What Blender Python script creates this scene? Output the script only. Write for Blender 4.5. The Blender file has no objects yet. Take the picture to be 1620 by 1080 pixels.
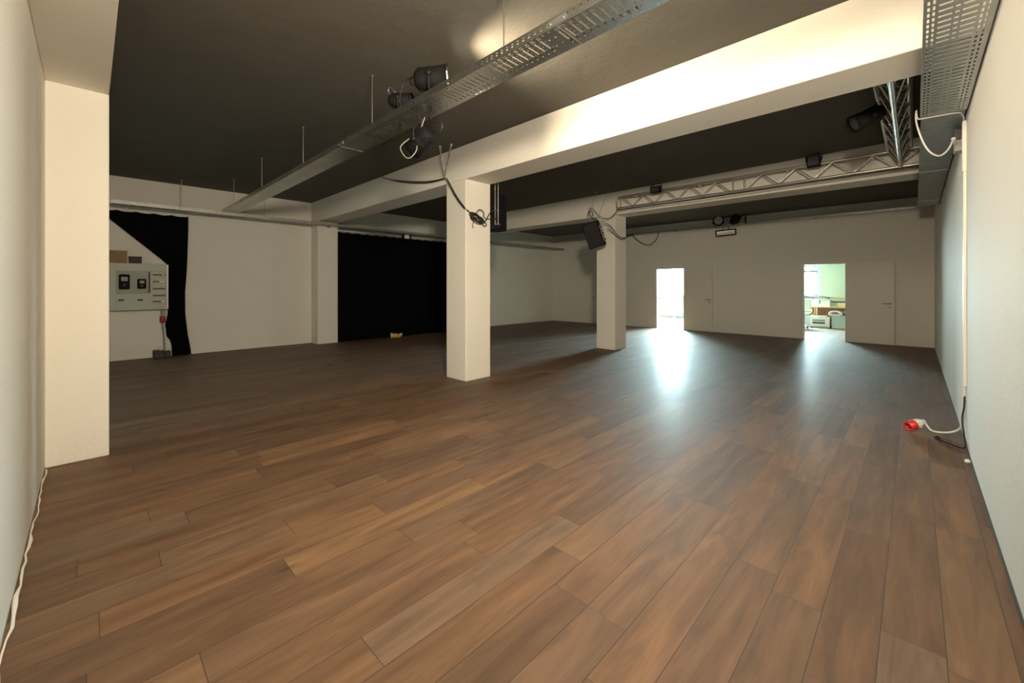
import bpy, bmesh, math, random
from mathutils import Vector, Matrix, Quaternion
random.seed(7)
C = bpy.context.scene.collection
PI = math.pi

# ------------------------------------------------------------------ materials
def newmat(name):
    m = bpy.data.materials.new(name); m.use_nodes = True
    nt = m.node_tree; b = nt.nodes['Principled BSDF']
    return m, nt, b
def nd(nt, t, **kw):
    n = nt.nodes.new(t)
    for k, v in kw.items(): setattr(n, k, v)
    return n
def mix_rgb(nt, fac, a, b, mode='MIX'):
    n = nd(nt, 'ShaderNodeMix', data_type='RGBA', blend_type=mode)
    for sock, v in ((n.inputs[0], fac), (n.inputs[6], a), (n.inputs[7], b)):
        if hasattr(v, 'links'): nt.links.new(v, sock)
        elif isinstance(v, (int, float)): sock.default_value = v
        else: sock.default_value = (*v, 1)
    return n.outputs[2]
def math_n(nt, op, a, b=None, c=None):
    n = nd(nt, 'ShaderNodeMath', operation=op)
    for i, v in enumerate((a, b, c)):
        if v is None: continue
        if hasattr(v, 'links'): nt.links.new(v, n.inputs[i])
        else: n.inputs[i].default_value = v
    return n.outputs[0]
def simple(name, col, rough=.5, metal=0., var=.06, scale=9., bump=0., bscale=120., spec=.5):
    """plain colour with a little noise in colour and surface"""
    m, nt, b = newmat(name)
    tc = nd(nt, 'ShaderNodeTexCoord')
    n = nd(nt, 'ShaderNodeTexNoise'); n.inputs['Scale'].default_value = scale; n.inputs['Detail'].default_value = 4
    nt.links.new(tc.outputs['Object'], n.inputs['Vector'])
    lo = tuple(max(0, c * (1 - var)) for c in col); hi = tuple(min(1, c * (1 + var)) for c in col)
    nt.links.new(mix_rgb(nt, n.outputs['Fac'], lo, hi), b.inputs['Base Color'])
    b.inputs['Roughness'].default_value = rough; b.inputs['Metallic'].default_value = metal
    b.inputs['Specular IOR Level'].default_value = spec
    if bump:
        n2 = nd(nt, 'ShaderNodeTexNoise'); n2.inputs['Scale'].default_value = bscale; n2.inputs['Detail'].default_value = 3
        nt.links.new(tc.outputs['Object'], n2.inputs['Vector'])
        bp = nd(nt, 'ShaderNodeBump'); bp.inputs['Strength'].default_value = bump; bp.inputs['Distance'].default_value = .01
        nt.links.new(n2.outputs['Fac'], bp.inputs['Height']); nt.links.new(bp.outputs[0], b.inputs['Normal'])
    return m
def emit(name, col, strength):
    m, nt, b = newmat(name)
    b.inputs['Base Color'].default_value = (*col, 1)
    b.inputs['Emission Color'].default_value = (*col, 1); b.inputs['Emission Strength'].default_value = strength
    return m

WALL = simple('wall_paint', (.80, .775, .71), .75, var=.025, scale=2.2, bump=.25, bscale=38, spec=.25)
TRIMW = simple('door_lacquer', (.77, .745, .68), .45, var=.02, scale=3, spec=.4)
def ceiling_mat():
    m, nt, b = newmat('ceiling_paint')
    tc = nd(nt, 'ShaderNodeTexCoord')
    n = nd(nt, 'ShaderNodeTexNoise'); n.inputs['Scale'].default_value = 1.6; n.inputs['Detail'].default_value = 7
    nt.links.new(tc.outputs['Object'], n.inputs['Vector'])
    nt.links.new(mix_rgb(nt, n.outputs['Fac'], (.096, .091, .079), (.122, .116, .101)), b.inputs['Base Color'])
    b.inputs['Roughness'].default_value = .85; b.inputs['Specular IOR Level'].default_value = .2
    n2 = nd(nt, 'ShaderNodeTexNoise'); n2.inputs['Scale'].default_value = 5; n2.inputs['Detail'].default_value = 8; n2.inputs['Roughness'].default_value = .65
    nt.links.new(tc.outputs['Object'], n2.inputs['Vector'])
    bp = nd(nt, 'ShaderNodeBump'); bp.inputs['Strength'].default_value = .35; bp.inputs['Distance'].default_value = .03
    nt.links.new(n2.outputs['Fac'], bp.inputs['Height']); nt.links.new(bp.outputs[0], b.inputs['Normal'])
    return m
CEIL = ceiling_mat()

def floor_mat():
    m, nt, b = newmat('vinyl_plank_floor')
    L = nt.links.new
    tc = nd(nt, 'ShaderNodeTexCoord'); sp = nd(nt, 'ShaderNodeSeparateXYZ'); L(tc.outputs['Object'], sp.inputs[0])
    X, Y = sp.outputs[0], sp.outputs[1]
    W, LEN = .1885, 1.27
    rx = math_n(nt, 'DIVIDE', math_n(nt, 'SUBTRACT', X, .088), W)
    row = math_n(nt, 'FLOOR', rx); fx = math_n(nt, 'FRACT', rx)
    wn = nd(nt, 'ShaderNodeTexWhiteNoise', noise_dimensions='1D'); L(row, wn.inputs['W'])
    ry = math_n(nt, 'ADD', math_n(nt, 'DIVIDE', Y, LEN), math_n(nt, 'MULTIPLY', wn.outputs['Value'], 7.3))
    idy = math_n(nt, 'FLOOR', ry); fy = math_n(nt, 'FRACT', ry)
    cid = nd(nt, 'ShaderNodeCombineXYZ'); L(row, cid.inputs[0]); L(idy, cid.inputs[1])
    w2 = nd(nt, 'ShaderNodeTexWhiteNoise', noise_dimensions='3D'); L(cid.outputs[0], w2.inputs['Vector'])
    pid = w2.outputs['Value']
    # seams
    ex = math_n(nt, 'MULTIPLY', math_n(nt, 'MINIMUM', fx, math_n(nt, 'SUBTRACT', 1, fx)), W)
    ey = math_n(nt, 'MULTIPLY', math_n(nt, 'MINIMUM', fy, math_n(nt, 'SUBTRACT', 1, fy)), LEN)
    e = math_n(nt, 'MINIMUM', ex, ey)
    seam = nd(nt, 'ShaderNodeMapRange'); seam.inputs[1].default_value = .0004; seam.inputs[2].default_value = .0022
    L(e, seam.inputs[0])
    # grain, stretched along the plank and shifted per plank
    gv = nd(nt, 'ShaderNodeCombineXYZ')
    L(math_n(nt, 'ADD', math_n(nt, 'MULTIPLY', X, 7), math_n(nt, 'MULTIPLY', pid, 91)), gv.inputs[0])
    L(math_n(nt, 'ADD', math_n(nt, 'MULTIPLY', Y, .9), math_n(nt, 'MULTIPLY', pid, 37)), gv.inputs[1])
    g1 = nd(nt, 'ShaderNodeTexNoise'); g1.inputs['Scale'].default_value = 1.6; g1.inputs['Detail'].default_value = 7; g1.inputs['Roughness'].default_value = .62; g1.inputs['Distortion'].default_value = .6
    L(gv.outputs[0], g1.inputs['Vector'])
    gv2 = nd(nt, 'ShaderNodeCombineXYZ')
    L(math_n(nt, 'ADD', math_n(nt, 'MULTIPLY', X, 60), math_n(nt, 'MULTIPLY', pid, 51)), gv2.inputs[0]); L(math_n(nt, 'MULTIPLY', Y, 3.2), gv2.inputs[1])
    g2 = nd(nt, 'ShaderNodeTexNoise'); g2.inputs['Scale'].default_value = 1.5; g2.inputs['Detail'].default_value = 4
    L(gv2.outputs[0], g2.inputs['Vector'])
    # per plank tone
    cr = nd(nt, 'ShaderNodeValToRGB')
    el = cr.color_ramp.elements
    el[0].position = 0; el[0].color = (.130, .071, .038, 1)
    el[1].position = 1; el[1].color = (.235, .130, .062, 1)
    for p, c in ((.25, (.168, .090, .046)), (.5, (.155, .090, .053)), (.72, (.195, .103, .050)), (.88, (.172, .108, .066))):
        k = el.new(p); k.color = (*c, 1)
    L(pid, cr.inputs[0])
    r1 = nd(nt, 'ShaderNodeMapRange'); r1.inputs[1].default_value = .28; r1.inputs[2].default_value = .72; r1.inputs[3].default_value = .50; r1.inputs[4].default_value = 1.18
    L(g1.outputs['Fac'], r1.inputs[0])
    c1 = mix_rgb(nt, 1., cr.outputs[0], r1.outputs[0], 'MULTIPLY')
    r2 = nd(nt, 'ShaderNodeMapRange'); r2.inputs[1].default_value = .3; r2.inputs[2].default_value = .7; r2.inputs[3].default_value = .93; r2.inputs[4].default_value = 1.06
    L(g2.outputs['Fac'], r2.inputs[0])
    c2 = mix_rgb(nt, 1., c1, r2.outputs[0], 'MULTIPLY')
    # knots
    kv = nd(nt, 'ShaderNodeCombineXYZ'); L(math_n(nt, 'MULTIPLY', X, 3.4), kv.inputs[0]); L(math_n(nt, 'MULTIPLY', Y, 1.1), kv.inputs[1])
    vo = nd(nt, 'ShaderNodeTexVoronoi'); vo.inputs['Scale'].default_value = 1.0; L(kv.outputs[0], vo.inputs['Vector'])
    kr = nd(nt, 'ShaderNodeMapRange'); kr.inputs[1].default_value = .02; kr.inputs[2].default_value = .09; kr.inputs[3].default_value = .45; kr.inputs[4].default_value = 1
    L(vo.outputs['Distance'], kr.inputs[0])
    c3 = mix_rgb(nt, 1., c2, kr.outputs[0], 'MULTIPLY')
    c4 = mix_rgb(nt, seam.outputs[0], (.028, .018, .012), c3)
    L(c4, b.inputs['Base Color'])
    rr = nd(nt, 'ShaderNodeMapRange'); rr.inputs[3].default_value = .60; rr.inputs[4].default_value = .74
    L(g1.outputs['Fac'], rr.inputs[0])
    # traffic haze: large soft patches of duller wear
    hz = nd(nt, 'ShaderNodeTexNoise'); hz.inputs['Scale'].default_value = .7; hz.inputs['Detail'].default_value = 5; L(tc.outputs['Object'], hz.inputs['Vector'])
    L(math_n(nt, 'ADD', rr.outputs[0], math_n(nt, 'MULTIPLY', math_n(nt, 'SUBTRACT', hz.outputs['Fac'], .5), .16)), b.inputs['Roughness'])
    b.inputs['Specular IOR Level'].default_value = .62
    b.inputs['Coat Weight'].default_value = .05; b.inputs['Coat Roughness'].default_value = .30
    h = math_n(nt, 'ADD', math_n(nt, 'MULTIPLY', seam.outputs[0], 1.0), math_n(nt, 'MULTIPLY', g1.outputs['Fac'], .5))
    wv = nd(nt, 'ShaderNodeTexNoise'); wv.inputs['Scale'].default_value = 3.0; wv.inputs['Detail'].default_value = 2; L(tc.outputs['Object'], wv.inputs['Vector'])
    h2 = math_n(nt, 'ADD', h, math_n(nt, 'MULTIPLY', wv.outputs['Fac'], 1.2))
    bp = nd(nt, 'ShaderNodeBump'); bp.inputs['Strength'].default_value = .35; bp.inputs['Distance'].default_value = .0022
    L(h2, bp.inputs['Height']); L(bp.outputs[0], b.inputs['Normal'])
    return m
FLOOR = floor_mat()
ZINC = simple('galvanised_steel', (.50, .51, .49), .36, 1., var=.18, scale=14)
ZINCD = simple('dull_galvanised_steel', (.40, .41, .39), .5, 1., var=.2, scale=9)
ALU = simple('truss_aluminium', (.62, .60, .56), .34, 1., var=.08)
BLACK = simple('black_paint', (.008, .008, .009), .72, var=.2, bump=.05, spec=.15)
BLACKM = simple('matt_black_plastic', (.011, .011, .012), .65, var=.15, spec=.3)
CABLE = simple('black_cable', (.016, .014, .015), .5, var=.1)
WCABLE = simple('white_cable', (.78, .76, .70), .45, var=.03)
CHAIN = simple('chain_steel', (.55, .53, .48), .3, 1., var=.1)
LENS = simple('frosted_lens', (.72, .72, .70), .25, var=.05, spec=.8)
REFL = simple('lamp_reflector', (.72, .70, .66), .16, 1., var=.05)
LIT = emit('lit_lens', (1., .86, .62), 25.)
DOORW = TRIMW
CHROME = simple('brushed_handle_steel', (.42, .41, .39), .3, 1., var=.05)
GREYBOX = simple('grey_plastic', (.30, .29, .27), .5, var=.05)
DGREY = simple('dark_grey_plastic', (.05, .05, .048), .5)
FUSE = simple('cabinet_enamel', (.43, .45, .38), .45, var=.05, scale=5)
FUSED = simple('cabinet_recess', (.34, .35, .29), .5, var=.05)
CARD = simple('cardboard', (.30, .19, .09), .85, var=.12, scale=12)
PACK = simple('dark_carton', (.05, .035, .03), .7)
RED = simple('red_plastic', (.72, .03, .03), .35, var=.04)
REDD = simple('dull_red_plastic', (.35, .03, .03), .45)
WPLA = simple('white_plastic', (.80, .79, .75), .4, var=.02)
MAUVE = simple('dark_mauve_plastic', (.045, .034, .045), .5, spec=.3)
YELLOW = simple('yellow_cloth', (.70, .42, .10), .85, var=.2, scale=30)
PALECLOTH = simple('pale_cloth', (.72, .62, .45), .85, var=.1)
WOOD = simple('desk_wood', (.62, .44, .24), .5, var=.12, scale=5)
PINKB = simple('terracotta_board', (.50, .24, .16), .7)
GREENW = simple('pale_green_paint', (.52, .55, .38), .75, var=.02)
WHITEW = simple('white_emulsion', (.55, .57, .55), .75, var=.02)
PALEG = simple('pale_grey_green_panel', (.40, .46, .40), .6, var=.03)
CREAM = simple('cream_plastic', (.72, .70, .58), .45, var=.03)
STONE = simple('sill_stone', (.05, .055, .05), .5)
def curtain_mat():
    m, nt, b = newmat('black_molton')
    tc = nd(nt, 'ShaderNodeTexCoord'); n = nd(nt, 'ShaderNodeTexNoise'); n.inputs['Scale'].default_value = 260
    nt.links.new(tc.outputs['Object'], n.inputs['Vector'])
    nt.links.new(mix_rgb(nt, n.outputs['Fac'], (.0035, .0035, .004), (.0075, .0075, .0085)), b.inputs['Base Color'])
    b.inputs['Roughness'].default_value = 1.; b.inputs['Specular IOR Level'].default_value = .0
    return m
MOLTON = curtain_mat()
def glass_mat(name, t):
    m, nt, b = newmat(name)
    out = nt.nodes['Material Output']
    tr = nd(nt, 'ShaderNodeBsdfTransparent'); tr.inputs[0].default_value = (*t, 1)
    gl = nd(nt, 'ShaderNodeBsdfGlossy'); gl.inputs['Roughness'].default_value = .02
    mx = nd(nt, 'ShaderNodeMixShader'); mx.inputs[0].default_value = .06
    nt.links.new(tr.outputs[0], mx.inputs[1]); nt.links.new(gl.outputs[0], mx.inputs[2]); nt.links.new(mx.outputs[0], out.inputs[0])
    return m
GLASS = glass_mat('window_glass', (.93, .97, .96)); DIMGLASS = glass_mat('dimming_window_glass', (.74, .77, .76))  # second glass tinted only to cut daylight into the second back room

# ------------------------------------------------------------------ mesh builder
class MB:
    def __init__(s): s.v = []; s.f = []; s.sm = []
    def add(s, vs, fs, smooth=False, M=None):
        o = len(s.v)
        s.v += [tuple(M @ Vector(v)) if M else tuple(v) for v in vs]
        s.f += [tuple(i + o for i in f) for f in fs]; s.sm += [smooth] * len(fs)
        return s
    def box(s, a, b, M=None):
        x0, y0, z0 = a; x1, y1, z1 = b
        return s.add([(x0,y0,z0),(x1,y0,z0),(x1,y1,z0),(x0,y1,z0),(x0,y0,z1),(x1,y0,z1),(x1,y1,z1),(x0,y1,z1)],
                     [(0,3,2,1),(4,5,6,7),(0,1,5,4),(1,2,6,5),(2,3,7,6),(3,0,4,7)], False, M)
    def quad(s, *p): return s.add(p, [(0, 1, 2, 3)])
    def tube(s, pts, r, n=10, closed=False, M=None):
        pts = [Vector(p) for p in pts]; N = len(pts)
        if N < 2: return s
        vs = []; fs = []
        t0 = (pts[1] - pts[0]).normalized()
        up = Vector((0, 0, 1)) if abs(t0.z) < .9 else Vector((1, 0, 0))
        nrm = t0.cross(up).normalized()
        for i, p in enumerate(pts):
            if closed: t = (pts[(i+1) % N] - pts[i-1]).normalized()
            else: t = (pts[min(i+1, N-1)] - pts[max(i-1, 0)]).normalized()
            nrm = (nrm - t * nrm.dot(t))
            nrm = nrm.normalized() if nrm.length > 1e-6 else t.orthogonal().normalized()
            b = t.cross(nrm)
            rr = r[i] if isinstance(r, (list, tuple)) else r
            for k in range(n):
                a = 2 * PI * k / n; vs.append(p + (nrm * math.cos(a) + b * math.sin(a)) * rr)
        for i in range(N if closed else N - 1):
            j = (i + 1) % N
            for k in range(n): fs.append((i*n+k, i*n+(k+1) % n, j*n+(k+1) % n, j*n+k))
        s.add(vs, fs, True, M)
        if not closed:
            s.add(vs[:n], [tuple(range(n))[::-1]], False, M); s.add(vs[-n:], [tuple(range(n))], False, M)
        return s
    def lathe(s, prof, n=28, M=None, cap=True):
        """profile (radius, z) turned about z"""
        vs = []; fs = []
        for r, z in prof:
            for k in range(n): a = 2*PI*k/n; vs.append((r*math.cos(a), r*math.sin(a), z))
        for i in range(len(prof) - 1):
            for k in range(n): fs.append((i*n+k, i*n+(k+1) % n, (i+1)*n+(k+1) % n, (i+1)*n+k))
        s.add(vs, fs, True, M)
        if cap:
            if prof[0][0] > 1e-5: s.add(vs[:n], [tuple(range(n))[::-1]], False, M)
            if prof[-1][0] > 1e-5: s.add(vs[-n:], [tuple(range(n))], False, M)
        return s
    def prism(s, poly, a, b, axis=2, M=None):
        def P(p, t):
            l = list(p); l.insert(axis, t); return tuple(l)
        n = len(poly)
        vs = [P(p, a) for p in poly] + [P(p, b) for p in poly]
        fs = [tuple(range(n))[::-1], tuple(range(n, 2*n))] + [(i, (i+1) % n, n+(i+1) % n, n+i) for i in range(n)]
        return s.add(vs, fs, False, M)
    def build(s, name, mat, parent=None, bevel=0., solid=0., fix=True):
        me = bpy.data.meshes.new(name); me.from_pydata(s.v, [], s.f)
        me.polygons.foreach_set('use_smooth', s.sm); me.update()
        if fix and not solid:
            bm = bmesh.new(); bm.from_mesh(me); bmesh.ops.recalc_face_normals(bm, faces=bm.faces); bm.to_mesh(me); bm.free()
        me.materials.append(mat)
        o = bpy.data.objects.new(name, me); C.objects.link(o)
        if parent: o.parent = parent
        if solid:
            md = o.modifiers.new('thickness', 'SOLIDIFY'); md.thickness = solid; md.offset = 0
        if bevel:
            md = o.modifiers.new('bevel', 'BEVEL'); md.width = bevel; md.segments = 2; md.limit_method = 'ANGLE'; md.angle_limit = .7
        return o
def tag(o, label, cat, group=None):
    o['label'] = label; o['category'] = cat
    if group: o['group'] = group
    return o
def thing(name, label, cat, loc=(0, 0, 0), group=None):
    o = bpy.data.objects.new(name, None); C.objects.link(o); o.location = loc; o.empty_display_size = .1
    return tag(o, label, cat, group)
def struct(o, label=None, cat=None):
    o['kind'] = 'structure'
    if label: o['label'] = label
    if cat: o['category'] = cat
    return o
def spline(ps, n=8, closed=False):
    ps = [Vector(p) for p in ps]; out = []; N = len(ps)
    for i in range(N if closed else N - 1):
        if closed: p0, p1, p2, p3 = ps[i-1], ps[i], ps[(i+1) % N], ps[(i+2) % N]
        else: p0, p1, p2, p3 = ps[max(i-1, 0)], ps[i], ps[i+1], ps[min(i+2, N-1)]
        for k in range(n):
            t = k / n
            out.append(.5*((2*p1)+(p2-p0)*t+(2*p0-5*p1+4*p2-p3)*t*t+(3*p1-p0-3*p2+p3)*t**3))
    if not closed: out.append(ps[-1])
    return out
def aim(pos, d, up=(0, 0, 1)):
    """matrix whose local +Z looks along d"""
    q = Vector(d).normalized().to_track_quat('Z', 'Y')
    return Matrix.Translation(pos) @ q.to_matrix().to_4x4()

# ------------------------------------------------------------------ room shell
XL, XR, YF, YB, ZC, ZB = -10.975, .331, -.245, 13.717, 3.55, 3.04
T = .2
YF1, YF2 = 19.05, 18.85           # far walls of the two rooms behind
D1 = (-6.39, -5.452); D2 = (-2.203, -1.279); DH = 2.055
fl = MB().box((XL - T, YF - T, -.12), (XR + T, YF1 + T, 0)).build('floor', FLOOR); struct(fl)
ce = MB().box((XL - T, YF - T, ZC), (XR + T, YB, ZC + .2)).build('ceiling', CEIL); struct(ce)
struct(MB().box((XL - T, YF - T, 0), (XL, YB + T, ZC)).build('wall_left', WALL))
struct(MB().box((XR, YF - T, 0), (XR + T, YB + T, ZC)).build('wall_right', WALL))
struct(MB().box((XL - T, YF - T, 0), (XR + T, YF, ZC)).build('wall_front', WALL))
w = MB()
for a, b_, z0 in ((XL, D1[0], 0), (D1[0], D1[1], DH), (D1[1], D2[0], 0), (D2[0], D2[1], DH), (D2[1], XR, 0)):
    w.box((a, YB, z0), (b_, YB + T, ZC + .2))
struct(w.build('wall_back', WALL))
# beams on columns and half-columns
CX0, CX1 = -5.29, -4.81
BEAMS = ((YF, .117), (3.937, 4.437), (8.231, 8.731))
for i, (a, b_) in enumerate(BEAMS):
    lab = ('white ceiling beam along the near wall at the left', 'nearest white ceiling beam crossing the room, washed by the spotlight',
           'second white ceiling beam crossing the room, behind the lattice truss')[i]
    struct(MB().box((XL, a, ZB), (XR, b_, ZC)).build('ceiling_beam', WALL, bevel=.008), lab, 'beam')
for i, (a, b_) in enumerate(BEAMS[1:]):
    lab = ('nearer square white column in the middle of the room', 'farther square white column with a speaker hanging beside it')[i]
    struct(MB().box((CX0, a, 0), (CX1, b_, ZB)).build('column', WALL, bevel=.01), lab, 'column')
struct(MB().box((CX0 - .05, YF, 0), (-4.864, .117, ZB)).build('pilaster', WALL, bevel=.008), 'white half column on the near wall at the left edge', 'column')
for i, (a, b_) in enumerate(BEAMS[1:]):
    lab = ('white half column on the left wall beside the wide black curtain', 'white half column on the left wall hidden behind the nearer column')[i]
    struct(MB().box((XL, a, 0), (XL + .418, b_, ZB)).build('pilaster', WALL, bevel=.008), lab, 'column')
# loose caulk strip along the foot of the near wall, dark strip painted in for the shadow gap at the right wall
s = MB()
pts = []
for i in range(60):
    x = -4.8 + i * .085
    pts.append((x, YF + .012 + random.uniform(-.004, .01), .012 + random.uniform(-.004, .006)))
s.tube(pts[:34], [.006 + random.uniform(-.003, .004) for _ in pts[:34]], 7); s.tube(pts[36:], [.007 + random.uniform(-.003, .004) for _ in pts[36:]], 7)
struct(s.build('baseboard_front', WALL))
struct(MB().box((XR - .008, YF, 0), (XR, YB, .012)).build('shadow_gap_right', DGREY))

# rooms behind the doors
PX = -4.05
struct(MB().box((XL - T, YB + T, 2.75), (XR + T, YF1 + T, 2.95)).build('ceiling_rear_rooms', WHITEW))
struct(MB().box((XL - T, YB + T, 0), (XL, YF1 + T, 2.75)).build('wall_rear_left', WHITEW))
struct(MB().box((XR, YB + T, 0), (XR + T, YF1 + T, 2.75)).build('wall_rear_right', GREENW))
struct(MB().box((PX - .06, YB + T, 0), (PX + .06, YF1, 2.75)).build('wall_partition', WHITEW))
W1 = (-10.3, -4.5, 1.06, 2.62); W2 = (-3.9, -2.60, 1.09, 2.05)
w = MB()
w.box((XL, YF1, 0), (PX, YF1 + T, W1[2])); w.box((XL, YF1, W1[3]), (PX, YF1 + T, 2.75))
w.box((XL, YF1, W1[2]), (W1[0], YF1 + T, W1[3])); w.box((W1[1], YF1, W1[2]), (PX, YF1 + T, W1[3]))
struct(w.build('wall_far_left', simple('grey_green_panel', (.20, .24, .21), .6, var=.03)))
w = MB()
w.box((PX, YF2, 0), (-2.50, YF1 + T, W2[2])); w.box((PX, YF2, W2[3] + .1), (-2.50, YF1 + T, 2.75))
w.box((PX, YF2, W2[2]), (W2[0], YF1 + T, W2[3] + .1)); w.box((W2[1], YF2, W2[2]), (-2.50, YF1 + T, W2[3] + .1))
struct(w.build('wall_far_middle', WHITEW))
struct(MB().box((-2.50, YF2, 0), (XR, YF1 + T, 2.75)).build('wall_far_right', GREENW))
def window(name, W, y, n, gl=GLASS):
    x0, x1, z0, z1 = W; m = MB(); t = .05
    m.box((x0, y, z0), (x1, y + .07, z0 + t)); m.box((x0, y, z1 - t), (x1, y + .07, z1))
    m.box((x0, y, z0), (x0 + t, y + .07, z1)); m.box((x1 - t, y, z0), (x1, y + .07, z1))
    for i in range(1, n):
        x = x0 + (x1 - x0) * i / n; m.box((x - .035, y, z0), (x + .035, y + .07, z1))
    o = struct(m.build(name, WHITEW))
    for i in range(n):
        a = x0 + (x1 - x0) * i / n + .03; b_ = x0 + (x1 - x0) * (i + 1) / n - .03
        MB().box((a, y + .03, z0 + .04), (b_, y + .036, z1 - .04)).build('pane', gl, o)
    MB().box((x0 - .05, y - .22, z0 - .04), (x1 + .05, y + .01, z0)).build('sill', STONE, o)
    return o
window('window_1', W1, YF1 + .08, 4)
w2 = window('window_2', W2, YF2 + .06, 1, DIMGLASS)
MB().box((W2[0], YF2 + .0, W2[3] - .10), (W2[1] + .02, YF2 + .055, W2[3] + .0)).build('blind_box', GREYBOX, w2)
struct(MB().box((XL, YF1 - .012, 0), (PX - .06, YF1, .07)).build('baseboard_far', STONE))
struct(MB().box((-2.45, YF2 - .02, 1.02), (XR, YF2, 1.06)).build('trim_1', WOOD), 'upper pale rail on the green wall')
struct(MB().box((-2.45, YF2 - .03, .86), (XR, YF2, .90)).build('trim_2', STONE), 'lower grey rail on the green wall')

# ------------------------------------------------------------------ doors
def handle(parent, x, y, z, dirx, room=-1):
    m = MB()
    m.lathe([(.024, 0), (.024, .008), (.012, .009)], 16, aim((x, y, z), (0, room, 0)))
    m.tube([(x, y, z), (x, y + room * .05, z)], .009, 10)
    m.tube(spline([(x, y + room * .05, z), (x + dirx * .02, y + room * .055, z), (x + dirx * .13, y + room * .05, z - .004)]), .010, 10)
    m.lathe([(.022, 0), (.022, .007), (.010, .008)], 16, aim((x, y, z - .09), (0, room, 0)))
    m.box((x - .006, y + room * .012 - .004, z - .1), (x + .006, y + room * .012 + .004, z - .083))
    return m.build('door_handle', CHROME, parent)
def frame(name, D, jamb):
    m = MB(); t = .03
    for x0, x1 in ((D[0] - .05, D[0] + .012), (D[1] - .012, D[1] + .05)):
        m.box((x0, YB - .012, 0), (x1, YB + T + .012, DH - t))
    m.box((D[0] - .05, YB - .012, DH - t), (D[1] + .05, YB + T + .012, DH + .05))
    return struct(m.build(name, jamb))
def leaf(name, hx, ang, wid, h=2.04, hl=True):
    """leaf hinged at hx on the room side, swung back ang degrees from the wall to its right"""
    r = bpy.data.objects.new(name, None); C.objects.link(r); r.location = (hx, YB - .025, .008); r.rotation_euler = (0, 0, -math.radians(ang)); struct(r)
    MB().box((0, -.04, 0), (wid, 0, h)).build('door_panel', DOORW, r, bevel=.002)
    for hz in (.25, 1.75): MB().tube([(.0, -.046, hz), (.0, -.046, hz + .09)], .007, 8).build('hinge', TRIMW, r)
    if hl: handle(r, wid - .075, -.04, 1.01, -1)
    return r
frame('trim_3', D1, DOORW); frame('trim_4', D2, DOORW)
leaf('door_1', D1[1] + .02, 2.8, .90); leaf('door_2', D2[1] + .01, 4.6, .925)
r = bpy.data.objects.new('door_3', None); C.objects.link(r); r.location = (-9.03, YB, 0); struct(r)
MB().box((0, -.03, .005), (.93, 0, 1.97)).build('door_panel', DOORW, r, bevel=.002)
m = MB(); m.box((-.06, -.045, 0), (0, 0, 2.03)); m.box((.93, -.045, 0), (.99, 0, 2.03)); m.box((-.06, -.045, 1.975), (.99, 0, 2.03)); m.build('door_frame', DOORW, r, bevel=.003)
handle(r, .085, -.03, 1.0, 1)
r = bpy.data.objects.new('door_4', None); C.objects.link(r); r.location = (-3.148, YB, 0); struct(r)
MB().box((0, -.022, .03), (.885, 0, DH)).build('door_panel', WALL, r, bevel=.002)
MB().box((0, -.03, 0), (.885, 0, .03)).build('threshold', WPLA, r, bevel=.002)

# ------------------------------------------------------------------ cable trays
def sheet(mb, rows, f):
    """rows = [(s0, s1, [(t0,t1) holes])], t in 0..1 across; f maps (s,t) to 3D"""
    for s0, s1, holes in rows:
        t = 0.
        for a, b_ in sorted(holes) + [(1., 1.)]:
            if a - t > 1e-6: mb.quad(f(s0, t), f(s1, t), f(s1, a), f(s0, a))
            t = b_
def tray(root, axis, s0, s1, c0, c1, z0, h, slots=True, pitch=.05, name='tray', mat=ZINC, bends=True, fine=False):
    """tray along axis 'x' or 'y' from s0..s1, crosswise c0..c1, floor at z0, sides h"""
    def P(s, c, z): return (s, c, z) if axis == 'x' else (c, s, z)
    wd = c1 - c0; rows = []; n = max(1, int((s1 - s0) / pitch)); p = (s1 - s0) / n
    for i in range(n):
        a = s0 + i * p
        if slots and fine:
            e = [(.05, .085), (.125, .16), (.80, .835), (.88, .915)]
            st = [(.21, .40), (.44, .50), (.54, .75)]
            rows += [(a, a + .30*p, e + st), (a + .30*p, a + .62*p, e), (a + .62*p, a + p, [])]
        elif slots and i % 12 < 10:
            e = [(.055, .085), (.125, .155), (.915, .94)]
            st = [(.20, .62), (.67, .84)]
            rows += [(a, a + .30*p, e + st), (a + .30*p, a + .56*p, e), (a + .56*p, a + .70*p, [(.28, .32), (.42, .46), (.58, .62), (.72, .76)]), (a + .70*p, a + p, [])]
        elif slots:
            rows += [(a, a + .3*p, [(.055, .085), (.915, .94), (.3, .36), (.6, .66)]), (a + .3*p, a + p, [])]
        elif i % 2:
            rows += [(a, a + .25*p, [(.06, .10), (.88, .92)]), (a + .25*p, a + p, [])]
        else:
            rows += [(a, a + p, [])]
    m = MB(); sheet(m, rows, lambda s, t: P(s, c0 + wd * t, z0)); m.build('tray_bottom', mat, root, solid=.0018)
    for c, sg in ((c0, 1), (c1, -1)):
        rows = []
        for i in range(n):
            a = s0 + i * p
            rows += [(a, a + .34*p, [(.30, .46), (.62, .78)] if slots else []), (a + .34*p, a + p, [])]
        m = MB(); sheet(m, rows, lambda s, t: P(s, c, z0 + h * t))
        m.quad(P(s0, c, z0 + h), P(s1, c, z0 + h), P(s1, c + sg * .012, z0 + h), P(s0, c + sg * .012, z0 + h))
        m.quad(P(s0, c + sg * .012, z0 + h), P(s1, c + sg * .012, z0 + h), P(s1, c + sg * .012, z0 + h - .008), P(s0, c + sg * .012, z0 + h - .008))
        m.build('side_rail', mat, root, solid=.0018)
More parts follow.
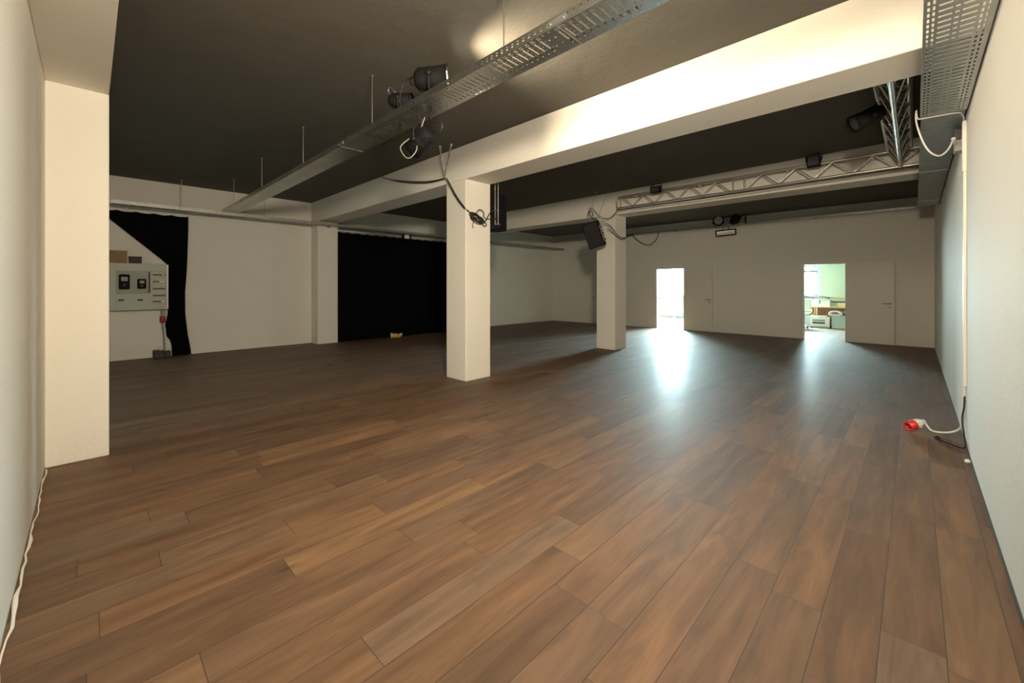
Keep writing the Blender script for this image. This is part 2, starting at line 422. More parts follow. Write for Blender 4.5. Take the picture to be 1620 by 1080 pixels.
def joint(root, axis, s, c0, c1, z0, mat=ZINCD):
    m = MB()
    if axis == 'x':
        m.box((s - .004, c0, z0 - .004), (s + .004, c1, z0 - .001)); m.box((s - .07, c0 - .003, z0 + .012), (s + .07, c0 - .001, z0 + .05))
        m.tube([(s - .05, c0 - .008, z0 + .03), (s - .05, c0, z0 + .03)], .006, 6); m.tube([(s + .05, c0 - .008, z0 + .03), (s + .05, c0, z0 + .03)], .006, 6)
    else:
        m.box((c0, s - .004, z0 - .004), (c1, s + .004, z0 - .001))
    m.build('joint_plate', mat, root)
def rod(root, x, y, z0, z1, r=.005):
    m = MB().tube([(x, y, z0), (x, y, z1)], r, 8)
    m.lathe([(.011, 0), (.011, .008)], 6, Matrix.Translation((x, y, z0 + .002))); m.lathe([(.014, -.012), (.014, 0)], 8, Matrix.Translation((x, y, z1)))
    m.build('hanger_rod', ZINC, root)
t1 = thing('cable_tray', 'long slotted steel cable tray hung on rods under the dark ceiling, carrying the lit spotlight', 'cable tray', (-5.5, 2.1, 3.0))
t1.location = (0, 0, 0)
tray(t1, 'x', -10.60, .02, 1.975, 2.235, 3.0, .062, True)
for x in (-9.0, -8.35, -7.15, -6.2, -4.62, -1.55): joint(t1, 'x', x, 1.975, 2.235, 3.0)
for x in (-9.61, -7.715, -5.83, -3.91, -2.02, -.12): rod(t1, x, 1.99, 3.0, ZC)
t2 = thing('cable_tray', 'wide slotted steel cable tray along the top of the right wall', 'cable tray')
tray(t2, 'y', -.2, 5.27, .036, .322, 2.95, .08, True, .068, fine=True)
tray(t2, 'y', 5.24, 11.05, .042, .316, 2.954, .08, False, .09, mat=ZINCD)
for y in (7.8, 10.4): joint(t2, 'y', y, .042, .316, 2.954)
for y in (1.0, 3.2, 5.2, 7.2, 9.2, 10.9):
    MB().box((.30, y - .02, 2.953), (XR, y + .02, 2.975)).build('wall_bracket', ZINCD, t2)
    MB().box((XR - .01, y - .02, 2.953), (XR, y + .02, 3.12)).build('wall_bracket', ZINCD, t2)
t3 = thing('cable_tray', 'narrow steel cable tray hung along the left wall above the black curtains', 'cable tray')
tray(t3, 'y', YF + .37, 13.62, -10.50, -10.32, 2.930, .062, True, .12, mat=ZINCD)
for y in (1.28, 2.75, 5.43, 7.18, 9.6, 11.6, 13.2): rod(t3, -10.44, y, 2.930, ZC, .005)
for y in (4.187, 8.481):
    MB().box((XL + .418, y - .02, 2.910), (-10.32, y + .02, 2.928)).build('wall_bracket', ZINCD, t3)
t4 = thing('cable_tray', 'thin steel cable tray high on the back wall, holding three stage lights', 'cable tray')
tray(t4, 'x', -10.9, .0, 13.46, 13.64, 3.262, .045, True, .14, mat=ZINC)
for x in (-9.5, -7.6, -5.7, -3.8, -1.9, -.3): MB().box((x - .015, 13.45, 3.248), (x + .015, YB, 3.262)).build('wall_bracket', ZINCD, t4)

# ------------------------------------------------------------------ trusses
def rodtube(m, a, b_, r, n=10): m.tube([a, b_], r, n)
tx = thing('lattice_truss', 'long aluminium lattice truss fixed along the second ceiling beam', 'truss')
TY, Z0, Z1, XA, XB = 7.97, 3.112, 3.345, -4.60, .30
for z in (Z0, Z1):
    MB().tube([(XA + .05, TY, z), (XB, TY, z)], .018, 12).build('chord', ALU, tx)
m = MB()
m.tube(spline([(XA + .05, TY, Z1), (XA + .012, TY, Z1 - .012), (XA, TY, Z1 - .05), (XA, TY, Z0 + .05), (XA + .012, TY, Z0 + .012), (XA + .05, TY, Z0)], 4), .016, 10)
m.tube([(XA + .10, TY, Z0), (XA + .10, TY, Z1)], .014, 8); m.tube([(XA + .06, TY + .10, Z0), (XA + .06, TY + .10, Z1)], .012, 8); m.tube([(XA + .06, TY, Z1), (XA + .06, TY + .10, Z1)], .012, 8); m.tube([(XA + .06, TY, Z0), (XA + .06, TY + .10, Z0)], .012, 8)
m.build('end_frame', ALU, tx)
for x in (-2.30, -2.118): MB().tube([(x, TY, Z0), (x, TY, Z1)], .013, 8).build('section_post', ALU, tx)
def zig(xs, up0):
    for i in range(len(xs) - 1):
        u = (i + up0) % 2
        MB().tube([(xs[i], TY, Z1 - .012 if u else Z0 + .012), (xs[i+1], TY, Z0 + .012 if u else Z1 - .012)], .009, 8).build('diagonal', ALU, tx)
zig([-4.47 + i * .2345 for i in range(10)], 1)
zig([-2.10 + i * .2395 for i in range(11)], 0)
for x in (-4.2, -2.9, -1.5, -.45):
    MB().box((x - .02, TY + .012, Z1 - .02), (x + .02, 8.231, Z1 + .012)).build('beam_clamp', ALU, tx)
ty = thing('lattice_truss', 'short aluminium lattice truss running towards the right end of the long truss', 'truss')
yA, yB = 4.437, 7.93
CH = ((-.14, 3.10), (-.265, 3.345), (-.035, 3.345))
for i, (x, z) in enumerate(CH): MB().tube([(x, yA, z), (x, yB, z)], .022, 14).build('chord', ALU, ty)
n = 14
for i in range(n):
    a = yA + .12 + (yB - yA - .2) * i / n; b_ = yA + .12 + (yB - yA - .2) * (i + 1) / n
    for k in (1, 2):
        p0 = (CH[0][0], a if i % 2 else b_, CH[0][1]); p1 = (CH[k][0], b_ if i % 2 else a, CH[k][1])
        MB().tube([p0, p1], .009, 8).build('diagonal', ALU, ty)
    MB().tube([(CH[1][0], a if i % 2 else b_, 3.345), (CH[2][0], b_ if i % 2 else a, 3.345)], .008, 8).build('diagonal', ALU, ty)
MB().tube([(CH[1][0], yB, 3.345), (CH[2][0], yB, 3.345)], .012, 8).build('end_frame', ALU, ty)
m = MB(); m.box((-.30, yA - .002, 3.06), (.0, yA + .012, 3.40)); m.build('end_plate', ALU, ty, bevel=.003)

# ------------------------------------------------------------------ stage lights
def can(name, label, cat, pos, d, L, R, hook, lensmat=LENS, yoke=True, parent_extra=None, flare=1.12, group=None):
    """cylinder lantern: pos = centre, d = aim; hook = clamp point"""
    pos = Vector(pos); d = Vector(d).normalized()
    r = thing(name, label, cat, group=group)
    M = aim(pos, d)
    h = L / 2
    m = MB()
    m.lathe([(.001, -h), (R * .55, -h), (R * .80, -h + .02), (R * .95, -h + .05), (R, -h + .09), (R, -h*.1), (R * 1.03, -h*.08), (R * 1.03, 0), (R, .02), (R * flare, h), (R * flare * .96, h), (R * .93, .03), (R * .93, -h + .1)], 30, M, cap=False)
    for k in range(8):
        a = 2 * PI * k / 8
        m.tube([(R * 1.0 * math.cos(a), R * 1.0 * math.sin(a), -h * .75), (R * 1.0 * math.cos(a), R * 1.0 * math.sin(a), -h * .25)], .004, 5, M=M)
    m.build('lamp_body', BLACK, r)
    lm = MB().lathe([(.0005, h * .93), (R * .5, h * .94), (R * flare * .95, h * .91), (R * flare * .95, h * .87), (.0005, h * .87)], 30, M, cap=False).build('lens', lensmat, r)
    MB().lathe([(R * flare * .84, h - .006), (R * flare * 1.04, h - .006), (R * flare * 1.04, h + .006), (R * flare * .84, h + .006), (R * flare * .84, h - .006)], 30, M, cap=False).build('front_ring', BLACK, r)
    hook = Vector(hook); side = d.cross(hook - pos)
    side = side.normalized() if side.length > 1e-5 else d.orthogonal().normalized()
    up = (hook - pos).normalized()
    w_ = R * 1.15
    arch = [pos + side * w_, pos + side * w_ + up * R * .9, pos + side * w_ * .8 + up * R * 1.3, pos + up * R * 1.38, pos - side * w_ * .8 + up * R * 1.3, pos - side * w_ + up * R * .9, pos - side * w_]
    m = MB(); m.tube(spline(arch, 5), .008, 8); m.build('yoke', BLACKM, r)
    for sg in (1, -1):
        MB().lathe([(.012, -.012), (.022, -.01), (.022, .012), (.006, .016)], 12, aim(pos + side * w_ * sg, side * sg)).build('tilt_knob', BLACKM, r)
    m = MB(); m.tube([pos + up * R * 1.36, hook], .009, 8)
    m.tube(spline([hook - side * .03, hook - side * .035 + up * .03, hook + up * .045, hook + side * .035 + up * .03, hook + side * .03], 4), .008, 8)
    m.tube([hook + side * .02 - up * .004, hook + side * .055 - up * .004], .007, 8)
    m.build('clamp', BLACKM, r)
    return r, M
LP = Vector((-3.05, 2.105, 3.25)); LD = Vector((.72, .69, .05)).normalized()
lampA, MA = can('spotlight', 'large lit black cylinder spotlight standing on the hung cable tray', 'spotlight', LP, LD, .29, .100, (-3.05, 2.105, 3.03), LIT)
m = MB(); m.tube(spline([(-3.14, 2.0, 3.27), (-3.27, 2.07, 3.34), (-3.40, 2.05, 3.33), (-3.45, 2.03, 3.2), (-3.46, 2.05, 3.09), (-3.46, 2.08, 3.03)], 6), .006, 7); m.build('power_cable', CABLE, lampA)
m = MB(); m.tube(spline([(-3.15, 2.02, 3.22), (-3.30, 2.06, 3.27), (-3.38, 2.1, 3.36), (-3.30, 2.1, 3.37), (-3.17, 2.03, 3.30)], 6), .005, 7); m.build('safety_cable', CABLE, lampA)
lampB, _ = can('spotlight', 'small unlit black spotlight standing on the hung cable tray behind the lit one', 'spotlight', (-3.56, 2.10, 3.215), (.72, .69, -.08), .22, .072, (-3.56, 2.10, 3.03), DGREY)
m = MB(); m.tube(spline([(-3.62, 2.05, 3.27), (-3.66, 2.03, 3.32), (-3.63, 2.03, 3.35), (-3.59, 2.06, 3.30), (-3.6, 2.07, 3.26)], 5), .006, 7)
m.build('safety_cable', ZINC, lampB)
lampC, _ = can('spotlight', 'black spotlight hanging under the hung cable tray, aimed down to the left', 'spotlight', (-3.27, 2.15, 2.77), (-.80, -.12, -.42), .28, .085, (-3.25, 2.14, 2.965), DGREY)
m = MB()
m.tube(spline([(-3.36, 2.08, 2.80), (-3.42, 2.02, 2.72), (-3.36, 2.03, 2.62), (-3.30, 2.05, 2.60), (-3.25, 2.08, 2.66), (-3.26, 2.1, 2.75), (-3.24, 2.12, 2.86), (-3.2, 2.14, 2.97)], 7), .0048, 7)
m.build('safety_cable', GREYBOX, lampC)
m = MB(); m.tube(spline([(-3.18, 2.2, 2.86), (-3.08, 2.22, 2.82), (-3.05, 2.22, 2.9), (-3.14, 2.2, 2.93), (-3.2, 2.18, 2.98)], 7), .007, 7); m.build('power_cable', CABLE, lampC)
lampD, _ = can('spotlight', 'black spotlight clamped to the short truss in the upper right', 'spotlight', (-.345, 5.62, 3.17), (-.62, -.42, -.36), .30, .082, (-.275, 5.66, 3.30), DGREY)
lampG, _ = can('spotlight', 'round black spotlight on the back wall tray, its pale lens facing the room', 'spotlight', (-4.30, 13.38, 3.44), (.55, -.80, -.10), .16, .135, (-4.28, 13.50, 3.30), LENS)
lampH, _ = can('spotlight', 'long black spotlight tilted up on the back wall tray', 'spotlight', (-3.80, 13.42, 3.47), (.55, -.60, .56), .46, .115, (-3.86, 13.48, 3.30), LENS)
MB().box((-3.56, 13.40, 3.28), (-3.52, 13.43, 3.48)).build('stand_leg', BLACKM, lampH)
RD = Vector((-.76, .62, -.20)).normalized()
fill_lamp, MR = can('spotlight', 'added unseen fill lamp, a broad lit black spotlight under the near end of the right wall tray', 'spotlight', (.08, .46, 2.71), RD, .30, .19, (.16, .44, 2.945), LIT)  # added fill lamp outside the view, brightens the dark left side
# rectangular flood under the back tray
fl_ = thing('floodlight', 'wide rectangular black floodlight with white lamp under the back wall tray', 'floodlight')
Mf = Matrix.Translation((-4.08, 13.42, 3.06)) @ Matrix.Rotation(math.radians(12), 4, 'X') @ Matrix.Rotation(math.radians(18), 4, 'Z')
m = MB()
m.box((-.28, -.02, -.085), (.28, .09, .085), Mf); m.box((-.28, -.07, -.085), (-.245, 0, .085), Mf); m.box((.245, -.07, -.085), (.28, 0, .085), Mf)
m.box((-.28, -.07, .06), (.28, 0, .085), Mf); m.box((-.28, -.07, -.085), (.28, 0, -.06), Mf)
m.build('lamp_body', BLACK, fl_, bevel=.004)
m = MB(); m.tube([(-.225, -.045, 0), (.225, -.045, 0)], .036, 14, M=Mf); m.build('lamp_tube', LENS, fl_)
m = MB(); m.box((-.243, -.028, -.058), (.243, -.018, .058), Mf); m.build('reflector', REFL, fl_)
m = MB(); m.tube([Mf @ Vector((-.09, .02, .08)), Mf @ Vector((-.09, .03, .13)), (-4.12, 13.48, 3.262)], .009, 8); m.tube([Mf @ Vector((.09, .02, .08)), Mf @ Vector((.09, .03, .13)), (-4.05, 13.48, 3.262)], .009, 8)
m.build('bracket', BLACKM, fl_)
# two small floods on the long truss
def small_flood(label, x, wd, ht):
    r = thing('floodlight', label, 'floodlight')
    z = Z1 + .012
    m = MB(); m.box((x - wd/2, TY - .10, z - .055), (x + wd/2, TY + .02, z - .055 + ht)); m.build('lamp_body', BLACK, r, bevel=.008)
    m = MB()
    for k in range(6): m.box((x - wd/2 + .008 + k * (wd - .02) / 6, TY + .018, z - .045), (x - wd/2 + .014 + k * (wd - .02) / 6, TY + .05, z - .07 + ht))
    m.build('cooling_fins', BLACK, r)
    MB().box((x - wd/2 + .015, TY - .106, z - .04), (x + wd/2 - .015, TY - .099, z - .07 + ht)).build('lens', DGREY, r)
    m = MB(); m.tube(spline([(x - wd/2 - .012, TY - .04, z + .03), (x - wd/2 - .014, TY - .02, z + ht * .75), (x - wd * .2, TY, z + ht * .98), (x + wd * .2, TY, z + ht * .98), (x + wd/2 + .014, TY - .02, z + ht * .75), (x + wd/2 + .012, TY - .04, z + .03)], 4), .008, 7); m.build('bracket', BLACKM, r)
    m = MB(); m.lathe([(.034, -.016), (.034, .016)], 14, aim((x + wd * .25, TY, Z1), (1, 0, 0))); m.build('clamp', BLACKM, r)
small_flood('small black floodlight clamped on the left end of the long truss', -3.71, .20, .13)
small_flood('small black floodlight clamped on the right part of the long truss', -1.13, .17, .16)

# ------------------------------------------------------------------ speakers
def cabinet(name, label, M, wd, dp, ht, cham):
    """speaker cabinet; front looks to local -Y"""
    r = thing(name, label, 'speaker')
    p = [(-wd/2, -dp/2), (wd/2, -dp/2), (wd/2, dp/2 - cham), (wd/2 - cham, dp/2), (-wd/2 + cham, dp/2), (-wd/2, dp/2 - cham)]
    MB().prism(p, 0, ht, 2, M).build('cabinet', BLACK, r, bevel=.012)
    MB().box((-wd/2 + .015, -dp/2 - .008, .02), (wd/2 - .015, -dp/2 + .002, ht - .02), M).build('grille', BLACKM, r, bevel=.004)
    return r
M1 = Matrix.Translation((-5.045, 4.79, 2.36)) @ Matrix.Rotation(math.radians(6), 4, 'Z')
sp1 = cabinet('speaker', 'black loudspeaker hung on straps behind the nearer column', M1, .37, .30, .60, .10)
for x in (-4.885, -4.815):
    m = MB()
    pts = [(x, 4.50, 3.03), (x, 4.50, 2.47)]
    for k in range(52):
        z = ZC - .01 - k * .0215
        M = Matrix.Translation((x, 4.612, z)) @ Matrix.Rotation(PI/2 * (k % 2), 4, 'Z') @ Matrix.Rotation(PI/2, 4, 'X')
        m.tube([(.007*math.cos(a*PI/4), .0145*math.sin(a*PI/4), 0) for a in range(8)], .0036, 5, True, M)
    m.build('hanging_chain', CHAIN, sp1)
m = MB(); m.tube(spline([(-4.89, 4.61, 2.46), (-4.85, 4.60, 2.43), (-4.815, 4.61, 2.44), (-4.80, 4.64, 2.42)], 5), .005, 6); m.build('safety_cable', CHAIN, sp1)
MB().box((-.1, .145, .1), (.1, .153, .42), M1).build('connector_plate', DGREY, sp1)
M2 = Matrix.Translation((-4.98, 7.82, 2.30)) @ Matrix.Rotation(math.radians(20), 4, 'Z') @ Matrix.Rotation(math.radians(-16), 4, 'Y') @ Matrix.Rotation(math.radians(10), 4, 'X')
sp2 = cabinet('speaker', 'tilted black loudspeaker hung beside the farther column', M2, .34, .34, .56, .05)
m = MB(); m.box((.160, -.06, .08), (.182, .10, .44), M2); m.build('connector_plate', GREYBOX, sp2)
for k in range(5):
    M = M2 @ Matrix.Translation((.180, .02, .12 + k * .07)) @ Matrix.Rotation(PI/2, 4, 'Y')
    MB().lathe([(.022, 0), (.022, .012), (.012, .014), (.010, .03)], 12, M).build('connector', CHROME if k % 2 else BLACKM, sp2)
for (x, y), q in (((-5.10, 7.94), (-.10, .05, .56)), ((-4.87, 8.05), (.12, .10, .56))):
    MB().tube([(x, y, ZC), M2 @ Vector(q)], .003, 6).build('hanging_wire', CHAIN, sp2)
    MB().lathe([(.016, -.03), (.02, -.012), (.016, 0)], 10, Matrix.Translation((x, y, ZC))).build('ceiling_eye', ZINC, sp2)

# ------------------------------------------------------------------ chains and loose cables
JC = Vector((-5.24, 3.86, 3.125))
def chain(label, top):
    r = thing('chain', label, 'chain')
    top = Vector(top); d = JC - top; n = int(d.length / .026)
    m = MB(); q = d.normalized().to_track_quat('Y', 'Z').to_matrix().to_4x4()
    for k in range(n):
        M = Matrix.Translation(top + d * (k + .5) / n) @ q @ Matrix.Rotation(PI/2 * (k % 2), 4, 'Y')
        m.tube([(.0125*math.cos(a*PI/4), .0195*math.sin(a*PI/4), 0) for a in range(8)], .0048, 5, True, M)
    m.build('chain_links', CHAIN, r)
    MB().lathe([(.006, -.04), (.014, -.03), (.014, -.015), (.022, -.01), (.022, 0)], 12, Matrix.Translation(top)).build('ceiling_eye', ZINC, r)
chain('left one of two steel chains hung from the ceiling at the nearer column', (-5.14, 3.705, ZC))
chain('right one of two steel chains hung from the ceiling at the nearer column', (-4.95, 3.775, ZC))
def cable(name, label, cat, lines, r=.008, mat=CABLE, n=8):
    m = MB()
    for L in lines: m.tube(spline(L, n), r, 7)
    return tag(m.build(name, mat), label, cat)
cb = thing('speaker_cable', 'black cable sagging from the first beam over two chains to the nearer column', 'cable')
m = MB()
for dz, dy in ((0, 0), (.022, -.008)):
    m.tube(spline([(-7.28 - dz*3, 3.925, 3.51 + dz), (-7.0, 3.91, 3.42), (-6.47, 3.905, 3.27 + dz), (-5.87, 3.90, 3.155 + dz), (-5.5, 3.89, 3.12 + dz*.5), (-5.24, 3.87, 3.11), (-5.13, 3.85, 3.04 + dz*.3), (-4.98, 3.89, 2.78 + dz), (-4.84, 3.93, 2.60 + dz), (-4.79, 4.0, 2.54), (-4.785, 4.06, 2.50)], 8), .0085, 7)
m.build('cable_run', CABLE, cb)
m = MB(); rnd = random.Random(3)
for k in range(9):
    cy, cz = 4.15 + rnd.uniform(-.05, .06), 2.46 + rnd.uniform(-.03, .03); a0 = rnd.uniform(-.6, -.2)
    loop = []
    for t in range(10):
        a = 2 * PI * t / 10; u, v_ = .115 * math.cos(a), .04 * math.sin(a)
        loop.append((-4.79 + .012 * math.sin(3 * a + k), cy + u * math.cos(a0) - v_ * math.sin(a0), cz + u * math.sin(a0) + v_ * math.cos(a0)))
    m.tube(spline(loop, 4, True), .0065, 6, True)
m.tube(spline([(-4.785, 4.05, 2.50), (-4.78, 4.06, 2.42), (-4.785, 4.05, 2.35), (-4.785, 4.065, 2.31)], 5), .006, 6)
m.build('cable_coil', CABLE, cb)
m = MB()
m.tube(spline([(-4.785, 4.22, 2.47), (-4.78, 4.30, 2.44), (-4.785, 4.36, 2.52), (-4.79, 4.45, 2.62), (-4.84, 4.62, 2.66)], 6), .008, 7)
m.tube(spline([(-4.785, 4.10, 2.52), (-4.77, 4.17, 2.60), (-4.77, 4.25, 2.58), (-4.78, 4.28, 2.50), (-4.785, 4.35, 2.48), (-4.79, 4.45, 2.50), (-4.84, 4.62, 2.52)], 6), .007, 7)
m.tube(spline([(-4.785, 4.26, 2.46), (-4.77, 4.32, 2.39), (-4.77, 4.27, 2.36), (-4.785, 4.22, 2.41)], 6), .006, 7)
m.build('cable_end', CABLE, cb)
# truss and second speaker
cable('truss_cable', 'dark cable sagging along the underside of the long truss', 'cable',
      [[(XA + .02, TY - .01, Z0 - .03), (-4.3, TY - .03, Z0 - .045), (-3.6, TY - .03, Z0 - .04), (-2.9, TY - .03, Z0 - .05), (-2.2, TY - .03, Z0 - .045), (-1.4, TY - .03, Z0 - .04), (-.6, TY - .03, Z0 - .035), (.25, TY - .03, Z0 - .03)]], .009)
sc = thing('speaker_cable', 'dark cables looping from the tilted speaker to the long truss and farther column', 'cable')
m = MB()
m.tube(spline([(XA + .03, TY - .02, Z0 - .02), (-4.70, 7.98, 2.98), (-4.85, 8.0, 2.93), (-5.02, 7.98, 2.98), (-5.16, 7.95, 3.13), (-5.22, 7.93, 3.20), (-5.27, 7.90, 3.17), (-5.24, 7.88, 3.05), (-5.12, 7.84, 2.90)], 8), .008, 7)
m.tube(spline([(-5.30, 7.86, 3.0), (-5.28, 7.90, 3.12), (-5.2, 7.92, 3.1), (-5.17, 7.9, 3.0), (-5.1, 7.86, 2.91)], 8), .007, 7)
m.build('cable_loop', CABLE, sc)
m = MB()
m.tube(spline([(-5.0, 7.92, 2.88), (-4.90, 7.98, 2.83), (-4.82, 8.05, 2.77), (-4.79, 8.25, 2.62), (-4.785, 8.45, 2.545), (-4.785, 8.6, 2.545), (-4.79, 8.74, 2.58), (-4.77, 8.86, 2.62)], 8), .008, 7)
m.tube(spline([(-4.82, 7.94, 2.70), (-4.80, 8.04, 2.66), (-4.785, 8.25, 2.56), (-4.78, 8.45, 2.50), (-4.785, 8.62, 2.53), (-4.79, 8.74, 2.585)], 8), .008, 7)
m.build('cable_run', CABLE, sc)
m = MB(); m.tube([(-4.80, 8.74, 2.60), (-4.66, 8.80, 2.62)], .02, 10); m.build('cable_connector', BLACKM, sc)
cable('loose_cable', 'black cable looping down from the back wall tray above the first open door', 'cable',
      [[(-7.15, 13.46, 3.30), (-7.1, 13.42, 3.22), (-6.9, 13.4, 3.03), (-6.55, 13.4, 2.86), (-6.3, 13.42, 2.99), (-6.2, 13.44, 3.2), (-6.17, 13.46, 3.29)]], .011)

# ------------------------------------------------------------------ right wall: trunking, box, loop, plug
tr = thing('cable_trunking', 'narrow white cable trunking down the right wall', 'trunking')
MB().box((.305, 5.44, 2.45), (XR, 5.52, 2.90)).build('trunking_cover', WPLA, tr, bevel=.003)
MB().box((.311, 5.45, .53), (XR, 5.505, 2.46)).build('trunking_channel', WPLA, tr, bevel=.003)
jb = thing('junction_box', 'grey junction box on the right wall under the cable tray', 'junction box')
MB().box((.272, 5.80, 2.72), (XR, 5.93, 2.83)).build('box_base', GREYBOX, jb, bevel=.006)
MB().box((.266, 5.79, 2.83), (XR, 5.94, 2.925)).build('box_cover', DGREY, jb, bevel=.006)
wl = thing('white_cable', 'white cable looping under the wide tray on the right wall', 'cable')
m = MB(); m.tube(spline([(.012, 5.24, 3.02), (.008, 5.25, 2.96), (.018, 5.27, 2.88), (.055, 5.30, 2.74), (.10, 5.33, 2.645), (.16, 5.37, 2.605), (.215, 5.43, 2.66), (.248, 5.50, 2.75), (.26, 5.60, 2.79), (.275, 5.79, 2.79)], 8), .007, 8); m.build('cable_loop', WCABLE, wl)
m = MB(); m.tube(spline([(.012, 5.24, 3.0), (.022, 5.25, 2.945), (.06, 5.255, 2.938), (.18, 5.265, 2.938), (.27, 5.29, 2.938), (.30, 5.36, 2.935), (.318, 5.47, 2.91), (.32, 5.48, 2.88)], 8), .006, 8); m.build('cable_run', WCABLE, wl)
MB().lathe([(.013, -.02), (.016, -.015), (.016, .015), (.013, .02)], 12, aim((.257, 5.56, 2.782), (.1, .9, .3))).build('cable_gland', WPLA, wl)
pl_ = thing('power_plug', 'red and white industrial plug lying on the floor by the right wall', 'plug')
pd = Vector((-.62, -.72, -.26)).normalized(); pc = Vector((.005, 5.685, .068)); Mp = aim(pc, pd)
MB().lathe([(.014, -.10), (.020, -.098), (.022, -.075), (.036, -.055), (.041, -.04), (.042, .0), (.040, .012)], 24, Mp).build('plug_body', WPLA, pl_)
MB().lathe([(.040, .012), (.047, .014), (.047, .026), (.043, .03), (.043, .085), (.036, .085), (.036, .04), (.001, .04)], 24, Mp, cap=False).build('plug_collar', RED, pl_)
m = MB()
for k in range(5):
    a = 2 * PI * k / 5 + .3; m.tube([(.02*math.cos(a), .02*math.sin(a), .04), (.02*math.cos(a), .02*math.sin(a), .078)], .0035, 8, M=Mp)
m.build('contact_pin', CHROME, pl_)
m = MB()
for k in range(10):
    a = 2 * PI * k / 10; m.tube([(.042*math.cos(a), .042*math.sin(a), -.035), (.042*math.cos(a), .042*math.sin(a), .005)], .003, 6, M=Mp)
m.build('grip_rib', WPLA, pl_)
m = MB(); m.tube(spline([Mp @ Vector((0, 0, -.1)), (.11, 5.72, .03), (.17, 5.72, .02), (.25, 5.70, .045), (.30, 5.66, .10), (.318, 5.58, .19), (.32, 5.51, .32), (.32, 5.48, .45), (.32, 5.475, .56)], 8), .009, 8); m.build('plug_cable', WCABLE, pl_)
cable('loose_cable', 'thin dark cable end curling on the floor below the white trunking', 'cable',
      [[(.322, 5.49, .55), (.318, 5.47, .36), (.305, 5.46, .24), (.312, 5.40, .12), (.318, 5.33, .045), (.295, 5.32, .015), (.22, 5.40, .012), (.16, 5.47, .012), (.135, 5.52, .014), (.15, 5.56, .018), (.17, 5.52, .022), (.15, 5.48, .02)]], .0065)
pg = MB(); pg.lathe([(.012, 0), (.016, .004), (.016, .022), (.010, .03)], 12, aim((.29, 4.93, .016), (1, .2, .15))); tag(pg.build('cable_clip', WPLA), 'tiny white clip at the foot of the right wall', 'clip')
for y, z in ((4.95, 2.72), (5.08, 2.42)):
    pass

# ------------------------------------------------------------------ left wall: fuse cabinet and what belongs to it
fc = thing('fuse_cabinet', 'pale grey electrical meter cabinet on the left wall', 'cabinet')
fx = -10.78
m = MB(); y0, y1, z0, z1 = .16, 1.10, .97, 1.875
m.box((XL, y0, z0), (fx - .012, y1, z1)); m.build('cabinet_body', FUSE, fc, bevel=.004)
m = MB()
m.box((fx - .012, y0, z0), (fx, .350, z1)); m.box((fx - .012, .350, 1.725), (fx, y1, z1)); m.box((fx - .012, .350, z0), (fx, .86, 1.285)); m.box((fx - .012, .83, 1.285), (fx, .87, 1.725)); m.box((fx - .012, 1.075, z0), (fx, y1, 1.725)); m.box((fx - .012, .86, z0), (fx, 1.075, 1.05))
m.build('front_panel', FUSE, fc, bevel=.003)
m = MB(); m.box((fx - .03, .352, 1.287), (fx - .011, .828, 1.723)); m.build('meter_board', FUSED, fc)
m = MB(); m.box((fx + .0, y1 - .012, z0 + .01), (fx + .012, y1 + .012, z1 - .01)); m.build('edge_strip', WPLA, fc)
m = MB(); m.box((fx - .002, .815, 1.30), (fx + .012, .836, 1.715)); m.build('panel_edge', PACK, fc)
for (a, b_, c, d_) in ((.388, .540, 1.375, 1.66), (.648, .775, 1.385, 1.575)):
    mt = MB().box((fx - .012, a, c), (fx + .075, b_, d_)).build('electricity_meter', BLACK, fc, bevel=.02)
    hh = d_ - c
    MB().box((fx + .073, a + .03, c + hh * .55), (fx + .079, b_ - .03, c + hh * .82)).build('meter_window', GREYBOX, mt)
    MB().lathe([(.02, 0), (.02, .006)], 14, aim((fx + .075, (a + b_) / 2, c + hh * .3), (1, 0, 0))).build('meter_dial', DGREY, mt)
for zz in (1.66, 1.525, 1.385, 1.25, 1.13):
    br = MB().box((fx - .012, .875, zz - .022), (fx + .012, 1.07, zz + .022)).build('breaker_row', FUSED, fc, bevel=.003)
    MB().box((fx + .012, .88, zz - .008), (fx + .02, 1.065, zz + .008)).build('breaker_toggles', PACK, br)
for zz, a, b_ in ((1.525, .97, 1.06), (1.66, 1.02, 1.045), (1.13, 1.0, 1.06)):
    MB().box((fx + .02, a, zz - .012), (fx + .026, b_, zz + .012)).build('breaker_label', WPLA, fc)
for yy in (.42, .69): MB().box((fx, yy - .04, 1.15), (fx + .018, yy + .04, 1.185)).build('panel_latch', DGREY, fc, bevel=.008)
cbx = thing('cardboard_box', 'brown cardboard box on top of the meter cabinet', 'box')
MB().box((-10.95, .20, 1.876), (-10.74, .505, 2.10)).build('box_body', CARD, cbx, bevel=.003)
m = MB(); m.box((-10.95, .20, 2.098), (-10.735, .51, 2.106)); m.build('box_flap', CARD, cbx)
pk = thing('small_carton', 'small dark carton beside the cardboard box on the meter cabinet', 'box')
MB().box((-10.93, .535, 1.876), (-10.78, .715, 1.995)).build('box_body', PACK, pk, bevel=.003)
MB().box((-10.935, .53, 1.985), (-10.775, .72, 2.008)).build('box_lid', PACK, pk, bevel=.003)
hp = thing('power_plug', 'dull red hanging plug below the meter cabinet beside the gathered curtain', 'plug')
MB().lathe([(.03, -.02), (.035, 0), (.035, .10), (.03, .11)], 16, Matrix.Translation((-10.87, 1.04, .85))).build('plug_body', GREYBOX, hp)
MB().lathe([(.03, .0), (.045, .01), (.045, .12), (.038, .13)], 18, Matrix.Translation((-10.87, 1.035, .70))).build('plug_collar', REDD, hp)
